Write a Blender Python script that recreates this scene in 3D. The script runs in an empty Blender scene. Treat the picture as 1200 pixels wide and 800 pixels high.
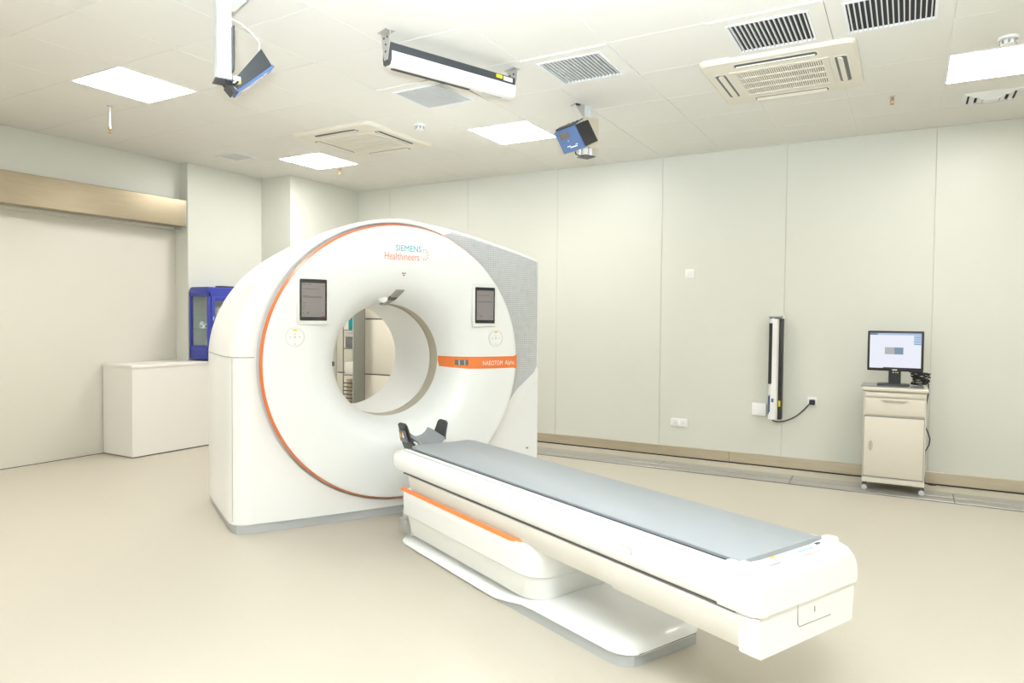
import bpy, bmesh, math, random
from mathutils import Vector, Matrix
random.seed(7)
R = math.radians
sc = bpy.context.scene
COL = sc.collection

# ------------------------------------------------------------------ camera, world, exposure
CAM_H = 1.40
cam_d = bpy.data.cameras.new('camera')
cam_d.sensor_fit = 'HORIZONTAL'; cam_d.sensor_width = 36.0
cam_d.lens = 809.0 / 1200.0 * 36.0
cam_d.clip_start = 0.05; cam_d.clip_end = 60
cam = bpy.data.objects.new('camera', cam_d); COL.objects.link(cam)
TH, PI_, RO = R(29.8), R(1.87), R(0.52)
fw = Vector((-math.sin(TH)*math.cos(PI_), math.cos(TH)*math.cos(PI_), -math.sin(PI_)))
rt = Vector((math.cos(TH), math.sin(TH), 0)); up = rt.cross(fw)
r2 = math.cos(RO)*rt + math.sin(RO)*up; u2 = -math.sin(RO)*rt + math.cos(RO)*up
m3 = Matrix((r2, u2, -fw)).transposed()
cam.matrix_world = Matrix.Translation((0, 0, CAM_H)) @ m3.to_4x4()
sc.camera = cam
w_ = bpy.data.worlds.new('world'); sc.world = w_; w_.use_nodes = True
w_.node_tree.nodes['Background'].inputs[0].default_value = (0.9, 0.93, 1.0, 1)
w_.node_tree.nodes['Background'].inputs[1].default_value = 0.15
sc.view_settings.view_transform = 'Standard'; sc.view_settings.look = 'None'
sc.view_settings.gamma = 1.0; sc.view_settings.use_curve_mapping = False
sc.view_settings.exposure = 1.25
LIGHT_STRENGTH = 14.0
LIGHT_COLOR = (1.0, 0.975, 0.94, 1)
# the photographer's flash, turned up to the ceiling (it throws the laser bar's shadow on the tiles)
fl_d = bpy.data.lights.new('bounce_flash', 'SPOT'); fl_d.energy = 790; fl_d.spot_size = R(112); fl_d.spot_blend = 1.0
fl_d.shadow_soft_size = 0.06; fl_d.color = (0.90, 1.0, 1.10)
flash = bpy.data.objects.new('bounce_flash', fl_d); COL.objects.link(flash)
flash.location = (0.05, -0.12, CAM_H + 0.18)
flash.rotation_euler = (Vector((-.5, .9, 3.07)) - flash.location).to_track_quat('-Z', 'Y').to_euler()

# ------------------------------------------------------------------ materials
MATS = {}
def mat(name, col, rough=0.5, metal=0.0, spec=0.5, noise=None, bump=None, coat=0.0, emit=None, trans=0.0, alpha=None):
    if name in MATS: return MATS[name]
    m = bpy.data.materials.new(name); m.use_nodes = True
    nt = m.node_tree; b = nt.nodes['Principled BSDF']
    b.inputs['Base Color'].default_value = (*col, 1)
    b.inputs['Roughness'].default_value = rough
    b.inputs['Metallic'].default_value = metal
    b.inputs['Specular IOR Level'].default_value = spec
    b.inputs['Coat Weight'].default_value = coat
    b.inputs['Coat Roughness'].default_value = 0.15
    if trans: b.inputs['Transmission Weight'].default_value = trans; b.inputs['IOR'].default_value = 1.25
    if emit:
        b.inputs['Emission Color'].default_value = (*emit[0], 1); b.inputs['Emission Strength'].default_value = emit[1]
    if noise:
        sca, amt, stretch = noise
        tc = nt.nodes.new('ShaderNodeTexCoord'); mp = nt.nodes.new('ShaderNodeMapping')
        mp.inputs['Scale'].default_value = stretch
        nz = nt.nodes.new('ShaderNodeTexNoise'); nz.inputs['Scale'].default_value = sca; nz.inputs['Detail'].default_value = 4
        mx = nt.nodes.new('ShaderNodeMix'); mx.data_type = 'RGBA'
        mx.inputs['A'].default_value = (*[max(0, c*(1-amt)) for c in col], 1)
        mx.inputs['B'].default_value = (*[min(1, c*(1+amt)) for c in col], 1)
        nt.links.new(tc.outputs['Object'], mp.inputs['Vector']); nt.links.new(mp.outputs[0], nz.inputs['Vector'])
        nt.links.new(nz.outputs['Fac'], mx.inputs['Factor']); nt.links.new(mx.outputs['Result'], b.inputs['Base Color'])
        if bump:
            bp = nt.nodes.new('ShaderNodeBump'); bp.inputs['Strength'].default_value = bump
            bp.inputs['Distance'].default_value = 0.002
            nt.links.new(nz.outputs['Fac'], bp.inputs['Height']); nt.links.new(bp.outputs[0], b.inputs['Normal'])
    MATS[name] = m
    return m
I3 = (1, 1, 1)
M_FLOOR = mat('cream_vinyl', (0.545, 0.505, 0.42), 0.38, noise=(60, 0.025, I3))
M_WALL = mat('wall_panel_paint', (0.67, 0.68, 0.615), 0.36, noise=(3, 0.01, I3))
M_WALLBACK = mat('wall_joint', (0.56, 0.56, 0.52), 0.7)
M_DOOR = mat('door_paint', (0.70, 0.675, 0.60), 0.4, noise=(2, 0.01, I3))
M_CEIL = mat('ceiling_tile_paint', (0.775, 0.76, 0.71), 0.5, noise=(4, 0.01, I3))
M_CEILBACK = mat('ceiling_grid_metal', (0.90, 0.90, 0.87), 0.5)
M_STEEL = mat('brushed_steel', (0.36, 0.305, 0.215), 0.30, metal=0.9, noise=(3, 0.12, (1, 1.5, 12)))
M_SKIRT = mat('skirting_steel', (0.60, 0.535, 0.415), 0.36, metal=0.8, noise=(3, 0.12, (1.5, 1, 12)))
M_DUCT = mat('duct_cover_metal', (0.43, 0.42, 0.39), 0.35, metal=0.5, noise=(6, 0.10, (30, 1, 1)))
M_WHITE = mat('gloss_white_plastic', (0.865, 0.88, 0.87), 0.28, coat=0.2)
M_WHITE2 = mat('satin_white_plastic', (0.82, 0.82, 0.805), 0.42)
M_PALE = mat('warm_white_plastic', (0.78, 0.76, 0.71), 0.45)
M_GREYT = mat('grey_plinth', (0.47, 0.49, 0.50), 0.45)
M_GAP = mat('blue_grey_recess', (0.66, 0.70, 0.73), 0.5)  # shadow of the gap round the ring cover, painted in as blue-grey
M_SEAM = mat('panel_joint', (0.33, 0.33, 0.32), 0.6)
M_DARKSEAM = mat('dark_joint', (0.13, 0.12, 0.12), 0.6)
M_ORANGE = mat('orange_trim', (0.87, 0.20, 0.045), 0.4)
M_ORANGE2 = mat('orange_band', (0.90, 0.23, 0.05), 0.4)
M_TEAL = mat('teal_print', (0.02, 0.40, 0.45), 0.5)
M_REDP = mat('coral_print', (0.85, 0.20, 0.10), 0.5)
M_WPRINT = mat('white_print', (0.9, 0.9, 0.9), 0.5)
M_GPRINT = mat('grey_print', (0.45, 0.46, 0.46), 0.5)
M_BAND = mat('bore_window_band', (0.46, 0.41, 0.31), 0.3, coat=0.3)
M_BLACK = mat('black_plastic', (0.02, 0.02, 0.022), 0.4)
M_CHAR = mat('charcoal_metal', (0.05, 0.055, 0.06), 0.45)
M_GLASSD = mat('screen_glass', (0.012, 0.013, 0.02), 0.12, coat=0.5)
M_MAT = mat('grey_vinyl_pad', (0.325, 0.353, 0.372), 0.5, noise=(5, 0.015, I3))
M_MATEDGE = mat('pad_underside', (0.10, 0.11, 0.14), 0.6)
M_ALU = mat('extruded_aluminium', (0.72, 0.74, 0.76), 0.3, metal=0.6)
M_ZINC = mat('zinc_bracket', (0.55, 0.55, 0.53), 0.4, metal=0.7)
M_BLUE = mat('blue_enamel', (0.085, 0.165, 0.37), 0.4)
M_BLUECAB = mat('royal_blue_enamel', (0.035, 0.05, 0.37), 0.3, coat=0.3)
M_YEL = mat('yellow_label', (0.85, 0.72, 0.02), 0.5)
M_IVORY = mat('ivory_plastic', (0.76, 0.72, 0.62), 0.45)
M_CART = mat('beige_cart_enamel', (0.67, 0.625, 0.535), 0.4, noise=(3, 0.01, I3))
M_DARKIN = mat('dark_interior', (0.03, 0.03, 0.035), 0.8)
M_RUBBER = mat('grey_rubber', (0.5, 0.52, 0.52), 0.5)
M_BRASS = mat('brass', (0.45, 0.28, 0.12), 0.35, metal=0.8)
def glass_material():
    m = bpy.data.materials.new('clear_glass'); m.use_nodes = True; nt = m.node_tree; nt.nodes.clear()
    o = nt.nodes.new('ShaderNodeOutputMaterial'); mx = nt.nodes.new('ShaderNodeMixShader')
    tr = nt.nodes.new('ShaderNodeBsdfTransparent'); tr.inputs[0].default_value = (.93, .96, .95, 1)
    gl = nt.nodes.new('ShaderNodeBsdfGlossy'); gl.inputs['Roughness'].default_value = .05
    mx.inputs[0].default_value = .08
    nt.links.new(tr.outputs[0], mx.inputs[1]); nt.links.new(gl.outputs[0], mx.inputs[2]); nt.links.new(mx.outputs[0], o.inputs[0])
    return m
M_GLASS = glass_material()
M_TEALBOX = mat('teal_box', (0.0, 0.33, 0.38), 0.5)
M_RACK = mat('grey_green_metal', (0.24, 0.24, 0.21), 0.4)
M_KRAFT = mat('kraft_roll', (0.62, 0.50, 0.33), 0.6)
M_PLATE = mat('tan_metal_plate', (0.60, 0.53, 0.43), 0.4, metal=0.3)
M_LIGHT = mat('lit_diffuser', (0.9, 0.9, 0.9), 0.5, emit=(LIGHT_COLOR[:3], LIGHT_STRENGTH))

def mesh_grid_material():
    m = bpy.data.materials.new('perforated_grey_mesh'); m.use_nodes = True
    nt = m.node_tree; b = nt.nodes['Principled BSDF']; b.inputs['Roughness'].default_value = 0.5
    tc = nt.nodes.new('ShaderNodeTexCoord'); sp = nt.nodes.new('ShaderNodeSeparateXYZ')
    nt.links.new(tc.outputs['Object'], sp.inputs[0])
    outs = []
    for ax in ('X', 'Z'):
        mu = nt.nodes.new('ShaderNodeMath'); mu.operation = 'MULTIPLY'; mu.inputs[1].default_value = 2*math.pi/0.0155
        sn = nt.nodes.new('ShaderNodeMath'); sn.operation = 'SINE'
        nt.links.new(sp.outputs[ax], mu.inputs[0]); nt.links.new(mu.outputs[0], sn.inputs[0]); outs.append(sn)
    mx = nt.nodes.new('ShaderNodeMath'); mx.operation = 'MAXIMUM'
    nt.links.new(outs[0].outputs[0], mx.inputs[0]); nt.links.new(outs[1].outputs[0], mx.inputs[1])
    nz = nt.nodes.new('ShaderNodeTexNoise'); nz.inputs['Scale'].default_value = 22
    nt.links.new(tc.outputs['Object'], nz.inputs['Vector'])
    mm = nt.nodes.new('ShaderNodeMath'); mm.operation = 'MULTIPLY_ADD'; mm.inputs[1].default_value = 0.9; mm.inputs[2].default_value = -0.3
    nt.links.new(nz.outputs['Fac'], mm.inputs[0])
    ad = nt.nodes.new('ShaderNodeMath'); ad.operation = 'ADD'
    nt.links.new(mx.outputs[0], ad.inputs[0]); nt.links.new(mm.outputs[0], ad.inputs[1])
    cr = nt.nodes.new('ShaderNodeValToRGB')
    cr.color_ramp.elements[0].position = 0.55; cr.color_ramp.elements[0].color = (0.46, 0.48, 0.49, 1)
    cr.color_ramp.elements[1].position = 1.0; cr.color_ramp.elements[1].color = (0.66, 0.68, 0.69, 1)
    nt.links.new(ad.outputs[0], cr.inputs[0]); nt.links.new(cr.outputs[0], b.inputs['Base Color'])
    return m
M_MESH = mesh_grid_material()

# ------------------------------------------------------------------ object helpers
def put(me, name, m, parent=None, loc=None, rot=None, smooth=True, angle=32):
    if m is not None and not me.materials: me.materials.append(m)
    if smooth and me.polygons:
        me.shade_smooth(); me.set_sharp_from_angle(angle=R(angle))
    o = bpy.data.objects.new(name, me); COL.objects.link(o)
    if parent is not None: o.parent = parent
    if loc is not None: o.location = loc
    if rot is not None: o.rotation_euler = rot
    return o
def pd(name, verts, faces, m, parent=None, fix=True, **k):
    me = bpy.data.meshes.new(name); me.from_pydata([tuple(v) for v in verts], [], faces); me.update()
    if fix:
        bm = bmesh.new(); bm.from_mesh(me); bmesh.ops.recalc_face_normals(bm, faces=bm.faces); bm.to_mesh(me); bm.free()
    return put(me, name, m, parent, **k)
class MB:
    """collects shapes into one bmesh = one part"""
    def __init__(s): s.bm = bmesh.new()
    def box(s, x0, x1, y0, y1, z0, z1, bev=0.0, seg=2, mtx=None):
        r = bmesh.ops.create_cube(s.bm, size=1.0); vs = r['verts']
        for v in vs:
            v.co = Vector(((x0+x1)/2 + v.co.x*(x1-x0), (y0+y1)/2 + v.co.y*(y1-y0), (z0+z1)/2 + v.co.z*(z1-z0)))
        if bev > 0:
            es = list({e for v in vs for e in v.link_edges})
            r2_ = bmesh.ops.bevel(s.bm, geom=es, offset=bev, segments=seg, affect='EDGES', profile=0.5)
            vs = list({v for f in r2_['faces'] for v in f.verts} | {v for v in vs if v.is_valid})
        if mtx is not None:
            for v in vs: v.co = mtx @ v.co
        return s
    def prism(s, poly, h0, h1, axis='z', bev=0.0, mtx=None):
        def P(a, b, h):
            return {'z': (a, b, h), 'y': (a, h, b), 'x': (h, a, b)}[axis]
        lo = [s.bm.verts.new(P(a, b, h0)) for a, b in poly]; hi = [s.bm.verts.new(P(a, b, h1)) for a, b in poly]
        fs = [s.bm.faces.new(lo), s.bm.faces.new(hi[::-1])]
        n = len(poly)
        for i in range(n): fs.append(s.bm.faces.new((lo[i], hi[i], hi[(i+1) % n], lo[(i+1) % n])))
        vs = lo+hi
        if bev > 0:
            es = list(set(fs[0].edges) | set(fs[1].edges))
            rr = bmesh.ops.bevel(s.bm, geom=es, offset=bev, segments=2, affect='EDGES', profile=0.5)
            vs = list({v for f in rr['faces'] for v in f.verts} | {v for v in vs if v.is_valid})
        if mtx is not None:
            for v in vs: v.co = mtx @ v.co
        return s
    def tube(s, pts, r, n=8, cap=True):
        pts = [Vector(p) for p in pts]; rings = []; prev = None
        rad = r if isinstance(r, (list, tuple)) else [r]*len(pts)
        for i, p in enumerate(pts):
            d = (pts[min(i+1, len(pts)-1)] - pts[max(i-1, 0)]).normalized()
            if prev is None:
                a = d.cross(Vector((0, 0, 1)));  a = a if a.length > 1e-3 else d.cross(Vector((1, 0, 0)))
            else: a = prev - d*prev.dot(d)
            a.normalize(); prev = a; b = d.cross(a)
            rings.append([s.bm.verts.new(p + rad[i]*(math.cos(t)*a + math.sin(t)*b)) for t in [2*math.pi*k/n for k in range(n)]])
        for A, B in zip(rings, rings[1:]):
            for k in range(n): s.bm.faces.new((A[k], A[(k+1) % n], B[(k+1) % n], B[k]))
        if cap: s.bm.faces.new(rings[0]); s.bm.faces.new(rings[-1][::-1])
        return s
    def lathe(s, prof, c, axis='z', n=48, a0=0, a1=2*math.pi):
        """prof = [(radius, height)], revolve about axis through c"""
        full = abs(a1-a0-2*math.pi) < 1e-6; cnt = n if full else n+1; rings = []
        for r, h in prof:
            ring = []
            for k in range(cnt):
                t = a0+(a1-a0)*k/n; a, b = r*math.cos(t), r*math.sin(t)
                q = {'z': (a, b, h), 'y': (a, h, b), 'x': (h, a, b)}[axis]
                ring.append(s.bm.verts.new((c[0]+q[0], c[1]+q[1], c[2]+q[2])))
            rings.append(ring)
        for A, B in zip(rings, rings[1:]):
            for k in range(cnt if full else n):
                s.bm.faces.new((A[k], A[(k+1) % cnt], B[(k+1) % cnt], B[k]))
        return s
    def cyl(s, c, r, h, axis='z', n=24):
        e = min(r, h)*0.08
        s.lathe([(1e-4, 0), (r-e, 0), (r, e), (r, h-e), (r-e, h), (1e-4, h)], c, axis, n); return s
    def loft(s, loops, cap0=True, cap1=True, closed=True):
        V = [[s.bm.verts.new(p) for p in L] for L in loops]; n = len(V[0])
        for A, B in zip(V, V[1:]):
            for k in range(n if closed else n-1): s.bm.faces.new((A[k], A[(k+1) % n], B[(k+1) % n], B[k]))
        if cap0: s.bm.faces.new(V[0][::-1])
        if cap1: s.bm.faces.new(V[-1])
        return s
    def build(s, name, m, parent=None, **k):
        bmesh.ops.recalc_face_normals(s.bm, faces=s.bm.faces)
        me = bpy.data.meshes.new(name); s.bm.to_mesh(me); s.bm.free()
        return put(me, name, m, parent, **k)
def tag(o, label, cat, group=None):
    o['label'] = label; o['category'] = cat
    if group: o['group'] = group
    return o
def thing(name, label, cat, loc=(0, 0, 0), rz=0.0, group=None):
    o = bpy.data.objects.new(name, None); COL.objects.link(o); o.empty_display_size = 0.1
    o.location = loc; o.rotation_euler = (0, 0, rz)
    return tag(o, label, cat, group)
def struct(o): o['kind'] = 'structure'; return o
def stuff(o): o['kind'] = 'stuff'; return o
def bx(name, m, parent, x0, x1, y0, y1, z0, z1, bev=0.0, **k):
    return MB().box(x0, x1, y0, y1, z0, z1, bev).build(name, m, parent, **k)
def dup(root, loc, rz=None, label=None):
    def cp(o, par):
        c = o.copy(); COL.objects.link(c); c.parent = par
        for ch in [x for x in bpy.data.objects if x.parent == o]: cp(ch, c)
        return c
    r = cp(root, None); r.location = loc
    if rz is not None: r.rotation_euler[2] = rz
    if label: r['label'] = label
    return r
def text_mesh(body, size, spacing=1.0, shear=0.0, bold=0.0):
    cu = bpy.data.curves.new('t', 'FONT'); cu.body = body; cu.size = size; cu.align_x = 'LEFT'
    cu.space_character = spacing; cu.shear = shear; cu.offset = bold; cu.resolution_u = 3
    o = bpy.data.objects.new('t', cu); COL.objects.link(o)
    bpy.context.view_layer.update()
    me = bpy.data.meshes.new_from_object(o.evaluated_get(bpy.context.evaluated_depsgraph_get()))
    bpy.data.objects.remove(o); bpy.data.curves.remove(cu)
    me.materials.clear()
    return me
def lettering(body, width, name, m, parent, fn, spacing=1.0, bold=0.0, height=None):
    """text scaled to a width; fn(x, y) -> local point"""
    me = text_mesh(body, 0.1, spacing, bold=bold)
    xs = [v.co.x for v in me.vertices]; ys = [v.co.y for v in me.vertices]
    k = width/(max(xs)-min(xs)); ky = k if height is None else height/(max(ys)-min(ys))
    x0, y0 = min(xs), min(ys)
    for v in me.vertices: v.co = Vector(fn((v.co.x-x0)*k, (v.co.y-y0)*ky))
    return put(me, name, m, parent, smooth=False)

# ------------------------------------------------------------------ room
ZC = 3.07; YB = 6.97
X0, X1, Y0 = -7.05, 3.0, -2.8
GX, GY = 0.18, 4.54           # a node of the 0.6 m ceiling grid
XU, XR, XJ = -6.97, -6.84, -6.35   # wall over the door, wall beside the door, corner column
fl = struct(bx('floor', M_FLOOR, None, X0-.2, X1+.2, Y0-.2, YB+.2, -.12, 0))
# back wall: substrate + 1.2 m panels
wb = struct(bx('wall_back', M_WALLBACK, None, X0-.2, X1+.2, YB+.004, YB+.2, 0, ZC+.1))
seams = [0.18+1.2*k for k in range(-6, 4)]
def wall_panel(xa, xb):
    return MB().box(xa+.002, xb-.002, YB, YB+.012, 0.0, ZC, 0.0015, 1)
edges = [XJ-.02] + [s for s in seams if s > XJ+.1 and s < X1] + [X1]
for a, b in zip(edges, edges[1:]): wall_panel(a, b).build('wall_panel', M_WALL, wb)
# left wall
wl = MB()
wl.prism([(XR, 4.80), (XR, 5.80), (XJ, 5.80), (XJ, YB), (X0-.2, YB), (X0-.2, 4.80)], 0, ZC, bev=0)
wl = struct(wl.build('wall_left', M_WALL, None, smooth=False))
bx('corner_trim', M_WALLBACK, wl, XR-.001, XR+.0015, 4.802, 4.806, 0, ZC)
bx('corner_trim', M_WALLBACK, wl, XR-.0, XR+.0012, 5.790, 5.796, 0, ZC)
struct(bx('wall_left_upper', M_WALL, None, X0-.2, XU, Y0, 4.80, 2.34, ZC))
struct(bx('wall_right', M_WALL, None, X1, X1+.2, Y0, YB, 0, ZC))
struct(bx('wall_front', M_WALL, None, X0-.2, X1+.2, Y0-.2, Y0, 0, ZC))
dr = struct(bx('door_1', M_DOOR, None, X0-.1, X0, Y0, 4.80, 0.006, 2.36, 0.004))
bx('door_edge', M_STEEL, dr, X0-.001, X0+.002, 2.985, 2.993, 0.01, 2.36)
struct(bx('trim_1', M_DARKSEAM, None, X0-.1, X0-.004, Y0, 4.80, 0.0, 0.006))
# skirting on the back wall, with its joints, and shadow gap painted near-black
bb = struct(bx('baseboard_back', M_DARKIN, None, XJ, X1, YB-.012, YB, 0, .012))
for a, b in zip([XJ, -3.9, -1.5, 0.9], [-3.9, -1.5, 0.9, X1]):
    MB().box(a+.001, b-.001, YB-.016, YB, .012, .112, .003, 1).build('skirting_strip', M_SKIRT, bb)
# floor duct covers along the back wall
fd = struct(bx('trim_2', M_DARKSEAM, None, -5.6, X1, 6.31, 6.65, 0, .004))
jx = [-5.6, -4.5, -3.3, -2.05, -0.86, 0.35, 1.6, X1]
for a, b in zip(jx, jx[1:]):
    MB().box(a+.003, b-.003, 6.315, 6.465, 0.002, .010, .002, 1).build('duct_cover', M_DUCT, fd)
    MB().box(a+.003, b-.003, 6.470, 6.645, 0.002, .013, .002, 1).build('duct_cover', M_DUCT, fd)
# ceiling: slab + single tiles
ce = struct(bx('ceiling', M_CEILBACK, None, X0-.2, X1+.2, Y0-.2, YB+.2, ZC+.003, ZC+.12))
LIGHTS = [(-9, -3), (-10, 1), (-6, 1), (0, 1), (3, -3), (-9, -7), (0, -7), (-9, -11), (-5, -11), (0, -11)]  # later entries are unseen panels added to brighten the room
VENTS = [(-4, -1), (-6, -1), (-2, -1), (-1, -1)]
tile_me = None
for i in range(-13, 5):
    for j in range(-13, 5):
        if (i, j) in LIGHTS or (i, j) in VENTS: continue
        xa, xb, ya, yb = GX+.6*i, GX+.6*i+.6, GY+.6*j, GY+.6*j+.6
        if xb > X1 or ya < Y0 or yb > YB+.25 or xa < -7.65: continue
        if yb > YB or xa < XU:
            xa = max(xa, XU+.002); yb = min(yb, YB)
            if xb-xa < .05 or yb-ya < .05: continue
            MB().box(xa+.002, xb-.002, ya+.002, yb-.002, ZC, ZC+.0035, .001, 1).build('ceiling_tile', M_CEIL, ce); continue
        if tile_me is None:
            o = MB().box(-.298, .298, -.298, .298, 0, .0035, .001, 1).build('ceiling_tile', M_CEIL, ce); tile_me = o.data
        else:
            o = bpy.data.objects.new('ceiling_tile', tile_me); COL.objects.link(o); o.parent = ce
        o.location = ((xa+xb)/2, (ya+yb)/2, ZC)

# ------------------------------------------------------------------ ceiling lights
light_labels = {(-9, -3): 'lit square ceiling panel light nearest the metal door header',
                (-10, 1): 'lit square ceiling panel light by the far air conditioner, near the corner',
                (-6, 1): 'lit square ceiling panel light beside the blue aiming box',
                (0, 1): 'lit square ceiling panel light at the right edge above the monitor cart'}
proto = None
for c in LIGHTS:
    lab = light_labels.get(c, 'unseen square ceiling panel light overhead, added to brighten the room')
    p = (GX+.6*c[0]+.3, GY+.6*c[1]+.3, ZC)
    if proto is None:
        proto = thing('panel_light', lab, 'ceiling light', p, 0, 'ceiling panel lights')
        f = MB()
        for (a, b, c_, d) in ((-.298, .298, -.298, -.285), (-.298, .298, .285, .298), (-.298, -.285, -.285, .285), (.285, .298, -.285, .285)):
            f.box(a, b, c_, d, -.004, .0025)
        f.build('frame', M_WPRINT, proto)
        bx('diffuser', M_LIGHT, proto, -.2855, .2855, -.2855, .2855, -.0015, .0025)
    else: dup(proto, p, None, lab)

# ------------------------------------------------------------------ supply vents
vent_labels = {(-4, -1): 'square slatted ceiling vent directly above the blue aiming box',
               (-6, -1): 'square slatted ceiling vent behind the ceiling laser bar',
               (-2, -1): 'dark slatted ceiling vent left of its neighbour, by the big air conditioner',
               (-1, -1): 'dark slatted ceiling vent at the top edge, rightmost of the vents'}
proto = None
for c in VENTS:
    p = (GX+.6*c[0]+.3, GY+.6*c[1]+.3, ZC)
    if proto is None:
        proto = thing('ceiling_vent', vent_labels[c], 'vent', p, 0, 'slatted ceiling vents')
        f = MB(); h = .205
        for (a, b, c_, d) in ((-.298, .298, -.298, -h), (-.298, .298, h, .298), (-.298, -h, -h, h), (h, .298, -h, h)):
            f.box(a, b, c_, d, -.009, -.0)
        f.build('face_plate', M_CEIL, proto)
        f = MB()
        for (a, b, c_, d) in ((-h-.014, h+.014, -h-.014, -h), (-h-.014, h+.014, h, h+.014), (-h-.014, -h, -h, h), (h, h+.014, -h, h)):
            f.box(a, b, c_, d, -.015, -.002, .001, 1)
        f.build('frame', mat('vent_white', (0.78, 0.80, 0.82), 0.4), proto)
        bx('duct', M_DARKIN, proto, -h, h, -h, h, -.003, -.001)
        sm = None
        for k in range(16):
            x = -h+.013+k*(2*h-.026)/15
            if sm is None:
                s = MB().box(-.0034, .0034, -h, h, -.0055, .0055).build('slat', mat('vent_slat', (0.70, 0.71, 0.70), 0.4), proto); sm = s.data
            else:
                s = bpy.data.objects.new('slat', sm); COL.objects.link(s); s.parent = proto
            s.location = (x, 0, -.0095)
    else: dup(proto, p, None, vent_labels[c])

# ------------------------------------------------------------------ air conditioning cassettes
def rrect(a, b, r, n=5):
    pts = []
    for cx, cy, t0 in ((a-r, b-r, 0), (-a+r, b-r, 90), (-a+r, -b+r, 180), (a-r, -b+r, 270)):
        for k in range(n+1):
            t = R(t0+90*k/n); pts.append((cx+r*math.cos(t), cy+r*math.sin(t)))
    return pts
def ac_unit(p, label):
    t = thing('ceiling_air_conditioner', label, 'air conditioner', p, 0, 'ceiling air conditioners')
    H = .465; b = MB()
    lo = rrect(H-.018, H-.018, .05); mid = rrect(H-.004, H-.004, .055); hi = rrect(H, H, .06)
    # ring panel with a square hole for the grille
    hole = rrect(.30, .27, .02)
    b.loft([[(x, y, 0) for x, y in hi], [(x, y, -.018) for x, y in mid], [(x, y, -.030) for x, y in lo],
            [(x, y, -.034) for x, y in hole], [(x, y, -.020) for x, y in hole]], cap0=False, cap1=False)
    b.build('panel', M_IVORY, t)
    for rz in range(4):
        M = Matrix.Rotation(R(90*rz), 4, 'Z')
        d = .365
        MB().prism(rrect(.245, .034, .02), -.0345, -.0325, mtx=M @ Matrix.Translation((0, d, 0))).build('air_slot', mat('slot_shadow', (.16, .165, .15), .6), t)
        fp = MB().prism(rrect(.235, .017, .01), -.004, .004, mtx=M @ Matrix.Translation((0, d-.004, -.037)) @ Matrix.Rotation(R(-24), 4, 'X')).build('louver', M_IVORY, t)
        MB().prism(rrect(.255, .045, .022), -.0338, -.0322, mtx=M @ Matrix.Translation((0, d, 0))).build('slot_rim', M_PALE, t)
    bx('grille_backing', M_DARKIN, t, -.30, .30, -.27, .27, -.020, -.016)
    g = MB()
    for (a, c_, d, e) in ((-.30, .30, -.27, -.235), (-.30, .30, .235, .27), (-.30, -.265, -.235, .235), (.265, .30, -.235, .235)):
        g.box(a, c_, d, e, -.037, -.022)
    g.build('grille_frame', M_IVORY, t)
    for k in range(3):
        y = -.1175+k*.1175
        bx('grille_crossbar', M_IVORY, t, -.265, .265, y-.009, y+.009, -.036, -.026)
    g = MB(); n = 40
    for k in range(n):
        x = -.26+.52*k/(n-1); g.box(x-.0042, x+.0042, -.235, .235, -.034, -.026)
    stuff(g.build('grille_bars', M_IVORY, t))
    return t
ac_unit((-.765, 4.985, ZC), 'ivory square ceiling air conditioner below the two dark vents')
ac_unit((-4.46, 4.965, ZC), 'ivory square ceiling air conditioner beyond the laser bar, above the scanner')

# ------------------------------------------------------------------ small ceiling fittings
def smoke(p, label):
    t = thing('smoke_detector', label, 'smoke detector', p, 0, 'smoke detectors')
    MB().lathe([(1e-4, 0), (.052, 0), (.052, -.012), (.046, -.018)], (0, 0, 0), n=24).build('base', M_WHITE2, t)
    MB().lathe([(.040, -.018), (.042, -.030), (.036, -.044), (.018, -.050), (1e-4, -.051)], (0, 0, 0), n=24).build('dome', M_WHITE2, t)
    for k in range(8):
        a = R(45*k); MB().box(.037, .042, -.006, .006, -.041, -.021, mtx=Matrix.Rotation(a, 4, 'Z')).build('vent_slit', M_SEAM, t)
smoke((-3.70, 4.82, ZC), 'small round white smoke detector right of the far air conditioner')
smoke((.47, 4.98, ZC), 'small round white smoke detector near the right edge light')
def sprinkler(p, drop, label):
    t = thing('sprinkler', label, 'sprinkler', p, 0, 'ceiling sprinklers')
    MB().lathe([(1e-4, 0), (.022, 0), (.018, -.006), (.008, -.008)], (0, 0, 0), n=16).build('escutcheon', M_ZINC, t)
    if drop > .05: MB().tube([(0, 0, 0), (0, 0, -drop)], .009, 10).build('pipe', M_ALU, t)
    else: MB().tube([(0, 0, 0), (0, 0, -drop)], .009, 10).build('pipe', M_BRASS, t)
    MB().lathe([(.011, -drop+.004), (.013, -drop-.012), (.007, -drop-.022), (1e-4, -drop-.022)], (0, 0, 0), n=10).build('nozzle', M_BRASS, t)
    MB().tube([(-.010, 0, -drop-.014), (-.011, 0, -drop-.03), (0, 0, -drop-.044), (.011, 0, -drop-.03), (.010, 0, -drop-.014)], .003, 6).build('yoke', M_BRASS, t)
    MB().lathe([(1e-4, -drop-.043), (.014, -drop-.044), (.014, -drop-.047), (1e-4, -drop-.047)], (0, 0, 0), n=12).build('deflector', M_BRASS, t)
sprinkler((-5.57, 3.23, ZC), .17, 'long dangling sprinkler below the left panel light')
sprinkler((-5.60, 5.83, ZC), .012, 'short brass sprinkler below the far panel light')
sprinkler((-.14, 5.87, ZC), .012, 'short brass sprinkler on the ceiling right of the big air conditioner')
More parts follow.
